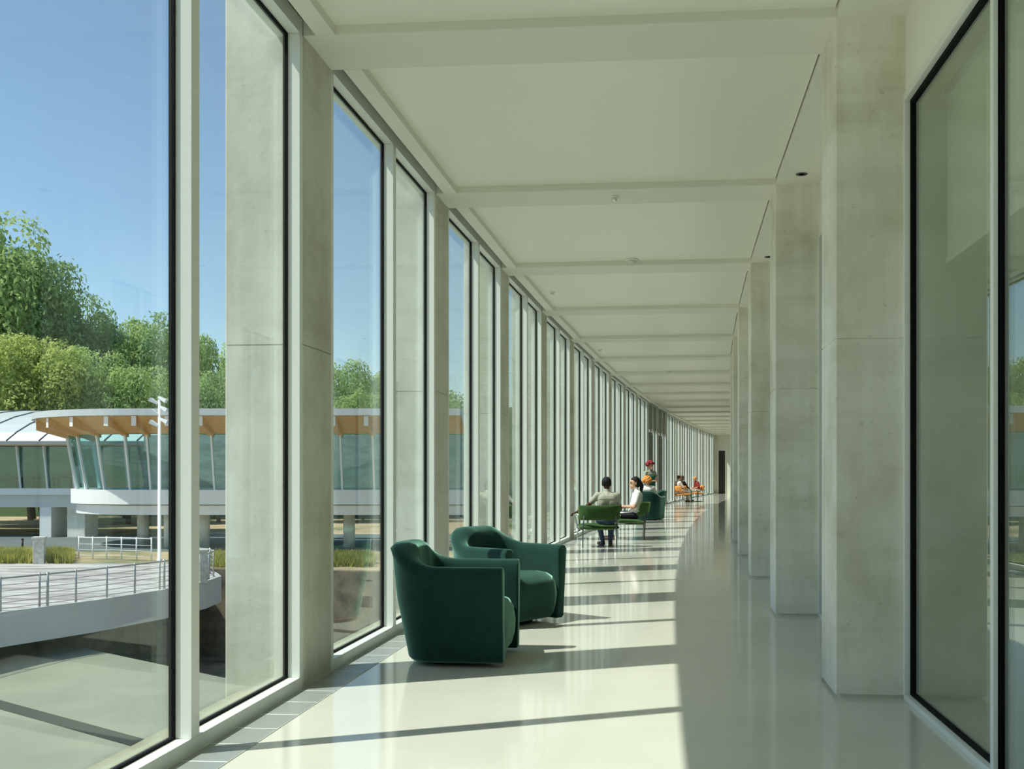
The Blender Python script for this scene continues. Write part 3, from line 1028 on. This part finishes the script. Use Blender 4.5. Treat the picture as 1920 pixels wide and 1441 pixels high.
person((5.52, 50.6, 0), math.radians(110), seated(sleeve=1.2, chest=(0, -0.05, 0.80), neck=(0, 0.02, 0.95), head=(0, 0.08, 1.06), shl=(-0.17, -0.02, 0.89), shr=(0.17, -0.02, 0.89)),
       ('skin_light', 'top_red', 'trousers_pale', 'shoe_white'), ('short', 'hair_ginger'), 'far seated person in dark red leaning forward')

# ================================================================== outside
# courtyard, creek, terrace, ground
prism('courtyard', [(-40, -30), (2, -30), (2, 24), (-4, 25.2), (-10.6, 29.5), (-18.7, 35.7), (-26, 41), (-40, 41)], -4.9, -4.6, 'paving', kind='structure',
      label='pale concrete courtyard below the windows', category='courtyard')
prism('creek_bed', [(-60, 20), (6, 20), (12, 60), (-60, 60)], -7.2, -6.9, 'brown_stone', kind='structure', label='dark brown creek bed under the terrace bridge', category='creek bed')
prism('bank_wall', [(-40, 46.5), (-15.0, 46.5), (-3.0, 44.0), (6, 42), (6, 42.7), (-3.0, 44.7), (-15.0, 47.2), (-40, 47.2)], -6.9, -3.05, 'brown_stone', kind='structure',
      label='brown stone wall of the creek bank beyond the terrace', category='wall')
prism('ground', [(-140, 46.9), (-15, 46.9), (-3, 44.4), (10, 42.4), (45, 140), (-140, 140)], -3.4, -3.03, 'earth', kind='structure', label='bare sandy ground around the glass pavilion', category='ground')
prism('road', [(-80, 57), (0, 57), (0, 73), (-80, 73)], -3.2, -3.0, 'asphalt', kind='structure', label='dark paved drive under the raised pavilion', category='road')
edge = [(-22.0, 12), (-20.2, 20), (-18.9, 27), (-18.1, 31.3), (-16.7, 34.2), (-15.7, 37.3), (-15.2, 40.2), (-15.35, 42.3), (-16.2, 44.0), (-18, 45.4)]
ter = prism('terrace', edge + [(-18.2, 49), (-50, 49), (-50, 12)], -3.45, -3.0, 'terrace', kind='structure', label='pale terrace bridging the creek outside the windows', category='terrace')
vs, fs = [], []
for i, (x, y) in enumerate(edge):
    a, b = edge[max(i - 1, 0)], edge[min(i + 1, len(edge) - 1)]
    d = Vector((b[0] - a[0], b[1] - a[1])).normalized()
    nx, ny = d.y, -d.x
    for o_, z in ((0.02, -2.94), (0.14, -2.94), (0.14, -4.02), (0.02, -4.02)):
        vs.append((x + nx * o_, y + ny * o_, z))
for i in range(len(edge) - 1):
    for k in range(4):
        k2 = (k + 1) % 4
        fs.append((i * 4 + k, i * 4 + k2, (i + 1) * 4 + k2, (i + 1) * 4 + k))
fs += [(0, 3, 2, 1), tuple(range(len(vs) - 4, len(vs)))]
mesh_obj('fascia', vs, fs, 'fascia', ter)
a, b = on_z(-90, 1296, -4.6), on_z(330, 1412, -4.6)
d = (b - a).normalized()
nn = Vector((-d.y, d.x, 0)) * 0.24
prism('painted_shadow', [(q.x, q.y) for q in (a - nn, b - nn, b + nn, a + nn)], -4.62, -4.585, 'shadow_paint', label='long dark painted shadow strip crossing the courtyard paving', category='shadow')  # thin dark strip laid on the paving in place of a cast shadow

def railing(name, pts, h, mat, label, nw=5, double=()):
    p0 = Vector(pts[0])
    root = empty(name, p0, label=label, category='railing')
    L = [Vector(p) - p0 for p in pts]
    tube('top_rail', [p + Vector((0, 0, h)) for p in L], 0.03, mat, root, 6)
    for k in range(nw):
        z = h * (k + 0.7) / (nw + 0.9)
        tube('wire', [p + Vector((0, 0, z)) for p in L], 0.012, mat, root, 5)
    for i, p in enumerate(L):
        tube('post', [p, p + Vector((0, 0, h + 0.06))], 0.035, mat, root, 6)
        if i in double:
            q = (L[min(i + 1, len(L) - 1)] - L[i]).normalized() * 0.28
            tube('post', [p + q, p + q + Vector((0, 0, h + 0.06))], 0.045, mat, root, 6)
def along(poly, step, off):
    out, carry = [], 0.0
    for (x0, y0), (x1, y1) in zip(poly[:-1], poly[1:]):
        d = Vector((x1 - x0, y1 - y0))
        L = d.length
        d.normalize()
        while carry < L:
            out.append((x0 + d.x * carry - d.y * off, y0 + d.y * carry + d.x * off, -3.0))
            carry += step
        carry -= L
    return out
railing('terrace_railing', along(edge, 1.32, 0.12), 1.07, 'rail_metal', 'grey wire railing along the curved edge of the terrace', 5, (12, 16, 20))
railing('path_railing', [tuple(on_z(px, py, -3.0)) for px, py in ((148, 1047), (174, 1048), (200, 1048), (228, 1049), (256, 1050), (284, 1051))], 1.1, 'white_out', 'thin white railing on the path before the pavilion', 3)

def stone_post(px, py, w, h, label):
    p = on_z(px, py, -3.0)
    o = empty('gate_post', p, 0.3, label=label, category='post')
    box('shaft', (-w / 2, -w / 2, 0), (w / 2, w / 2, h - 0.12), 'stone_post', o, 0.02)
    box('capstone', (-w / 2 - 0.05, -w / 2 - 0.05, h - 0.12), (w / 2 + 0.05, w / 2 + 0.05, h), 'stone_post', o, 0.02)
stone_post(74, 1056, 0.48, 1.3, 'squat pale stone post standing in the yellow grass')
stone_post(382, 1093, 0.30, 1.35, 'slim pale post at the rounded end of the terrace')
bo = on_z(42, 1037, -3.0)
o = empty('bollard', bo, label='thin black bollard beside the pale stone post', category='bollard')
lathe('shaft', [(0.06, 0), (0.06, 0.75)], 'dark', o, 12)
lathe('cap', [(0.075, 0.75), (0.075, 0.8), (0.02, 0.83)], 'dark', o, 12)

# white mast with a cluster of lamp heads
mp_ = on_z(299, 1052, -3.0)
o = empty('lamp_mast', mp_, label='tall white mast with clustered lamp heads by the pavilion', category='lamp')
lathe('pole', [(0.13, 0), (0.13, 0.1), (0.085, 0.12), (0.07, 8.0)], 'white_out', o, 12)
for dx, z, tilt in ((-0.30, 6.75, 1.0), (0.22, 7.0, -0.9), (-0.24, 7.3, 1.2), (0.20, 7.6, -1.1), (-0.33, 7.85, 0.9), (0.12, 8.05, -0.4)):
    vs, f = box_vf((-0.30, -0.10, -0.05), (0.14, 0.10, 0.07))
    vs = [(x * (1.0 if x > 0 else 1.0), y * (1.5 if x < 0 else 0.7), z_ * (1.6 if x < 0 else 0.8)) for x, y, z_ in vs]
    h = mesh_obj('lamp_head', vs, f, 'white_out', o)
    h.location = (dx * 0.6, 0, z)
    h.rotation_euler = (0, 0.5 if tilt > 0 else -0.5, 0 if tilt > 0 else math.pi)
    tube('bracket', [(0, 0, z - 0.1), (dx * 0.6, 0, z)], 0.03, 'white_out', o, 6)

# grass strip
def grass_patch(name, poly_px, n, h, label):
    bm = bmesh.new()
    for _ in range(n):
        px = random.uniform(poly_px[0], poly_px[1])
        py = random.uniform(poly_px[2], poly_px[3])
        if abs(px - 74) < 17:
            continue
        p = on_z(px, py, -3.0)
        for b_ in range(5):
            a_ = random.uniform(0, 6.28)
            hh = h * random.uniform(0.5, 1.1)
            q = p + Vector((math.cos(a_) * 0.08, math.sin(a_) * 0.08, 0))
            d = Vector((math.cos(a_), math.sin(a_), 0))
            s_ = Vector((-d.y, d.x, 0)) * 0.035
            v = [bm.verts.new(q - s_), bm.verts.new(q + s_), bm.verts.new(q + d * hh * 0.45 + Vector((0, 0, hh)))]
            bm.faces.new(v)
    me = bpy.data.meshes.new(name)
    bm.to_mesh(me)
    bm.free()
    me.materials.append(MATS['grass_leaf'])
    link(bpy.data.objects.new(name, me), None, kind='stuff', label=label, category='grass')
grass_patch('grass', (-60, 134, 1038, 1056), 2600, 0.5, 'yellow-green ornamental grass beside the pale stone post')
grass_patch('grass', (395, 700, 1040, 1062), 2500, 0.4, 'low grass on the bank past the terrace end')

# ------------------------------------------------------------------ pavilion
PC = Vector((-24.9, 65.0))
def pav_path(R, step_deg=15, x_end=-6.0, step=1.83, start=100):
    """Rounded left corner, then a straight front; returns (x, y, nx, ny)."""
    out = []
    a = start
    while a > 0.01:
        t = math.radians(a)
        out.append((PC.x - R * math.sin(t), PC.y - R * math.cos(t), -math.sin(t), -math.cos(t)))
        a -= step_deg
    x = PC.x
    while x < x_end:
        out.append((x, PC.y - R, 0.0, -1.0))
        x += step
    return out
pav = empty('pavilion', (PC.x, PC.y, -3.0), label='glass pavilion on a white raised slab with timber eaves', category='building')
def pv(x, y, z):
    return (x - PC.x, y - PC.y, z + 3.0)
def pav_band(name, Ra, za, Rb, zb, mat, parent=pav, close=None):
    A, B = pav_path(Ra, 5, -5.9, 1.0), pav_path(Rb, 5, -5.9, 1.0)
    vs, fs = [], []
    for a, b in zip(A, B):
        vs += [pv(a[0], a[1], za), pv(b[0], b[1], zb)]
    for i in range(len(A) - 1):
        fs.append((2 * i, 2 * i + 2, 2 * i + 3, 2 * i + 1))
    return vs, fs
def pav_solid(name, prof, mat):
    """Closed section swept round the pavilion front; prof = list of (R, z)."""
    vs, fs = [], []
    n = len(prof)
    paths = [pav_path(R, 5, -5.9, 1.0) for R, z in prof]
    m = len(paths[0])
    for i in range(m):
        for (R, z), P in zip(prof, paths):
            vs.append(pv(P[i][0], P[i][1], z))
    for i in range(m - 1):
        for k in range(n):
            k2 = (k + 1) % n
            fs.append((i * n + k, i * n + k2, (i + 1) * n + k2, (i + 1) * n + k))
    fs += [tuple(range(n))[::-1], tuple(range((m - 1) * n, m * n))]
    return mesh_obj(name, vs, fs, mat, pav)
pav_solid('floor_slab', [(7.25, 0.42), (7.25, -0.42), (0.5, -0.42), (0.5, 0.42)], 'white_out')
pav_solid('slab_ledge', [(6.95, -0.48), (6.95, -1.02), (0.5, -1.02), (0.5, -0.48)], 'white_out')
pav_solid('slab_groove', [(6.85, -0.42), (6.85, -0.48), (0.6, -0.48), (0.6, -0.42)], 'seam')
pav_solid('roof', [(9.35, 4.92), (9.35, 4.55), (8.9, 4.55), (7.4, 4.1), (0.5, 4.1), (0.5, 5.25), (5, 5.15), (7.5, 5.02)], 'roof_metal')
pav_solid('timber_soffit', [(9.1, 4.50), (7.45, 3.62), (7.2, 3.6), (7.2, 3.95), (7.45, 4.05), (9.1, 4.546)], 'wood')
P9, P7 = pav_path(9.15, 15, -5.9, 1.83), pav_path(7.3, 15, -5.9, 1.83)
for (x9, y9, nx, ny), (x7, y7, _, _) in zip(P9, P7):
    s_ = Vector((-ny, nx, 0)) * 0.13
    vs = []
    for (x, y, zt, zb) in ((x7, y7, 3.95, 3.42), (x9, y9, 4.52, 3.98)):
        for sg in (-1, 1):
            for z in (zb, zt):
                vs.append(Vector(pv(x, y, z)) + s_ * sg)
    f = [(0, 1, 3, 2), (4, 6, 7, 5), (0, 2, 6, 4), (1, 5, 7, 3), (0, 4, 5, 1), (2, 3, 7, 6)]
    bmn = mesh_obj('beam', vs, f, 'wood', pav)
    cap_n = Vector((nx, ny, 0)) * 0.03
    vs2 = [v + cap_n * 0.2 for v in vs[4:]] + [v + cap_n for v in vs[4:]]
    mesh_obj('end_cap', vs2, f, 'wood_end', bmn)
Pb, Pt = pav_path(6.95, 15, -5.9, 1.83), pav_path(7.5, 15, -5.9, 1.83)
for i in range(len(Pb)):
    a, b = Pb[i], Pt[i]
    s_ = Vector((-a[3], a[2], 0)) * 0.05
    dv = Vector((a[2], a[3], 0)) * 0.10
    lo, hi = Vector(pv(a[0], a[1], 0.42)), Vector(pv(b[0], b[1], 3.62))
    vs = [lo - s_ - dv, lo + s_ - dv, lo + s_ + dv, lo - s_ + dv, hi - s_ - dv, hi + s_ - dv, hi + s_ + dv, hi - s_ + dv]
    mesh_obj('mullion', vs, BOXF, 'white_out', pav)
    if i + 1 < len(Pb):
        c, d_ = Pb[i + 1], Pt[i + 1]
        vs = [Vector(pv(a[0], a[1], 0.42)), Vector(pv(c[0], c[1], 0.42)), Vector(pv(d_[0], d_[1], 3.6)), Vector(pv(b[0], b[1], 3.6))]
        mesh_obj('glass_pane', vs, [(0, 1, 2, 3)], 'glass_far', pav)
# inside: core wall so the glass reads deep and cool
box('core_wall', pv(-29.0, 66.5, 0.42), pv(-5.5, 67.2, 3.9), 'core', pav)
for x, y in ((-26.9, 61.6), (-24.7, 60.2), (-22.6, 60.0), (-18.5, 60.0), (-14, 60.0), (-9.5, 60.0)):
    lathe('support_column', [(0.34, 0.0), (0.34, 2.0)], 'concrete', pav, 16, pv(x, y, -3.0))

# the wing on the left with a barrel roof
wing = empty('barrel_roof_wing', (-38, 70, -3.0), label='lower wing with white barrel roof and dark seams left of the pavilion', category='building')
def wv(x, y, z):
    return (x + 38, y - 70, z + 3.0)
box('floor_slab', wv(-62, 69.3, -0.1), wv(-28, 80, 0.35), 'white_out', wing)
box('slab_ledge', wv(-62, 69.6, -0.95), wv(-28, 80, -0.1), 'fascia', wing)
prof = [(68.2, 3.55), (68.8, 4.15), (69.8, 4.75), (71.2, 5.3), (73, 5.75), (75, 6.0), (77, 6.05)]
vs, fs = [], []
for y, z in prof:
    vs += [wv(-62, y, z), wv(-29, y, z), wv(-62, y + 0.1, z - 0.25), wv(-29, y + 0.1, z - 0.25)]
for i in range(len(prof) - 1):
    a, b = 4 * i, 4 * i + 4
    fs += [(a, a + 1, b + 1, b), (a + 2, b + 2, b + 3, a + 3), (a, b, b + 2, a + 2), (a + 1, a + 3, b + 3, b + 1)]
fs += [(0, 2, 3, 1)]
mesh_obj('barrel_roof', vs, fs, 'roof_metal', wing)
for x in [-61 + 2.2 * i for i in range(15)]:
    tube('roof_seam', [wv(x + 0.35 * j, y, z + 0.02) for j, (y, z) in enumerate(prof)], 0.055, 'seam', wing, 5)
box('timber_eave', wv(-62, 68.35, 3.25), wv(-29, 70.4, 3.5), 'wood', wing)
for i in range(18):
    x = -61 + 1.85 * i
    vs, f = tube_vf([wv(x, 69.6, 0.35), wv(x - 0.25, 69.5, 3.3)], 0.07, 6)
    mesh_obj('mullion', vs, f, 'white_out', wing)
    box('glass_pane', wv(x + 0.06, 69.72, 0.35), wv(x + 1.79, 69.74, 3.3), 'glass_far', wing)
box('core_wall', wv(-62, 75.0, 0.35), wv(-28, 75.4, 3.9), 'core', wing)
box('pier', wv(-37.4, 69.4, -3.0), wv(-36.6, 71.5, -0.95), 'white_out', wing)
box('pier', wv(-35.6, 69.6, -3.0), wv(-34.4, 71.5, -0.95), 'concrete', wing)
box('pier', wv(-48.2, 69.5, -3.0), wv(-46.5, 71.5, -0.95), 'concrete', wing)
# dark dining tables inside the wing
def dark_table(x, y, label):
    o = empty('dining_table', (x, y, 0.35), label=label, category='table', group='dark tables inside the wing')
    box('table_top', (-0.7, -0.4, 0.70), (0.7, 0.4, 0.76), 'dark', o)
    for sx in (-1, 1):
        for sy in (-1, 1):
            box('leg', (sx * 0.6 - 0.04, sy * 0.32 - 0.04, 0), (sx * 0.6 + 0.04, sy * 0.32 + 0.04, 0.70), 'dark', o)
    return o
dark_table(-39.2, 71.2, 'dark table inside the wing nearest the frame edge')
dark_table(-36.6, 71.2, 'dark table inside the wing nearer the pavilion')

# ------------------------------------------------------------------ trees
def crown_mesh(name, seed, mat, n_clumps, n_leaves, leaf):
    rnd = random.Random(seed)
    cl = []
    for i in range(n_clumps):
        z = rnd.uniform(-0.85, 0.92)
        a_ = rnd.uniform(0, 6.283)
        r = math.sqrt(max(0.0, 1 - z * z)) * rnd.uniform(0.35, 0.85)
        cl.append((Vector((r * math.cos(a_), r * math.sin(a_), z * 0.85)), rnd.uniform(0.20, 0.36)))
    vs, fs = [], []
    for i in range(n_leaves):
        c, R = cl[i % n_clumps]
        d = Vector((rnd.gauss(0, 1), rnd.gauss(0, 1), rnd.gauss(0, 1) + 0.25)).normalized()
        p = c + d * R * rnd.uniform(0.75, 1.05)
        nrm = (d + Vector((rnd.gauss(0, 0.5), rnd.gauss(0, 0.5), rnd.gauss(0, 0.5) + 0.3))).normalized()
        a_ = nrm.orthogonal().normalized()
        a_ = Matrix.Rotation(rnd.uniform(0, 6.28), 3, nrm) @ a_
        b_ = nrm.cross(a_)
        s_ = leaf * rnd.uniform(0.7, 1.4)
        k = len(vs)
        vs += [p - a_ * s_, p + b_ * s_ * 0.5, p + a_ * s_, p - b_ * s_ * 0.5]
        fs.append((k, k + 1, k + 2, k + 3))
    me = bpy.data.meshes.new(name)
    me.from_pydata([tuple(v) for v in vs], [], fs)
    me.materials.append(MATS[mat])
    me.update()
    return me
CROWN = {m: [crown_mesh('crown', 11 * i + s_, m, 60, 30000, 0.027) for i in range(2)] for s_, m in enumerate(('leaf_bright', 'leaf_mid', 'leaf_dark'))}
trunk_v, trunk_f = tube_vf([(0, 0, 0), (0.05, 0.02, 0.3), (0.0, 0.04, 0.6), (0.03, 0, 1.0)], [0.05, 0.035, 0.025, 0.012], 8)
trunk_me = bpy.data.meshes.new('trunk')
trunk_me.from_pydata([tuple(v) for v in trunk_v], [], trunk_f)
trunk_me.materials.append(MATS['bark'])
TI = [0]
def tree(px, top, Y, rad, zbot, mat, label):
    """px: crown centre, top: pixel height of its top, Y: distance, rad: crown radius in metres, zbot: lower end of the crown."""
    c = at(px, top, Y)
    TI[0] += 1
    root = empty('broadleaf_tree', (c.x, Y, -3.0), TI[0] * 1.7, label=label, category='tree', group='trees behind the pavilion')
    ztop = c.z
    cr = link(bpy.data.objects.new('crown', CROWN[mat][TI[0] % 2]), root)
    cr.location = (0, 0, (ztop + zbot) / 2 + 3.0)
    cr.scale = (rad, rad, (ztop - zbot) / 2 * 1.02)
    tk = link(bpy.data.objects.new('trunk', trunk_me), root)
    h = (zbot + ztop) / 2 + 3.0
    tk.scale = (h * 0.5, h * 0.5, h)
TREES = [(-75, 385, 92, 8.5, 4, 'leaf_mid', 'tallest leafy tree at the edge of the first window pane'),
         (60, 478, 96, 6.5, 3, 'leaf_dark', 'tall loose-crowned tree next to the tallest one'),
         (150, 560, 98, 5.5, 2, 'leaf_dark', 'dark tree where the treeline steps down to the mast'),
         (235, 602, 100, 5.2, 1, 'leaf_mid', 'rounded tree just before the window mullion'),
         (310, 603, 100, 5.0, 1, 'leaf_dark', 'dark tree behind the white mast'),
         (400, 632, 100, 5.0, 0, 'leaf_mid', 'tree seen in the slot beside the first window column'),
         (480, 650, 102, 5.0, 0, 'leaf_dark', 'tree mostly behind the first window column'),
         (570, 670, 102, 5.2, 0, 'leaf_mid', 'tree hidden behind the first window column and its jamb'),
         (655, 688, 100, 4.8, -1, 'leaf_dark', 'darker tree in the second window bay'),
         (735, 700, 102, 4.6, -1, 'leaf_mid', 'small tree at the mullion of the second window bay'),
         (850, 742, 102, 5.0, -2, 'leaf_dark', 'low tree glimpsed in the third window bay'),
         (-20, 620, 84, 5.5, 1, 'leaf_bright', 'bright green tree filling the lower corner of the treeline'),
         (80, 640, 85, 5.0, 1, 'leaf_bright', 'sunlit yellow-green tree above the barrel roof'),
         (165, 655, 87, 4.6, 0, 'leaf_mid', 'mid-green tree above the left end of the timber eaves'),
         (240, 690, 88, 4.2, -1, 'leaf_mid', 'low bushy tree above the middle of the pavilion roof'),
         (330, 690, 90, 4.2, -1, 'leaf_mid', 'low bushy tree behind the first window mullion'),
         (410, 700, 90, 4.0, -1, 'leaf_dark', 'low tree above the pavilion beside the first column'),
         (680, 735, 92, 4.0, -2, 'leaf_mid', 'low tree above the pavilion in the second bay'),
         (590, 725, 92, 4.2, -2, 'leaf_dark', 'low tree behind the first window column')]
for t_ in TREES:
    tree(*t_)
# wooded slope behind them
vs, fs = [], []
for i in range(25):
    x = -110 + 6.5 * i
    hgt = 7 + 3.0 * math.sin(i * 0.9) + (8 if x < -45 else 0)
    vs += [(x, 104, -3.2), (x, 112, hgt * 0.75), (x, 126, hgt)]
for i in range(24):
    a = 3 * i
    fs += [(a, a + 3, a + 4, a + 1), (a + 1, a + 4, a + 5, a + 2)]
mesh_obj('hill', vs, fs, 'hill', None, smooth=True, kind='structure', label='dark wooded slope behind the trees', category='hill')
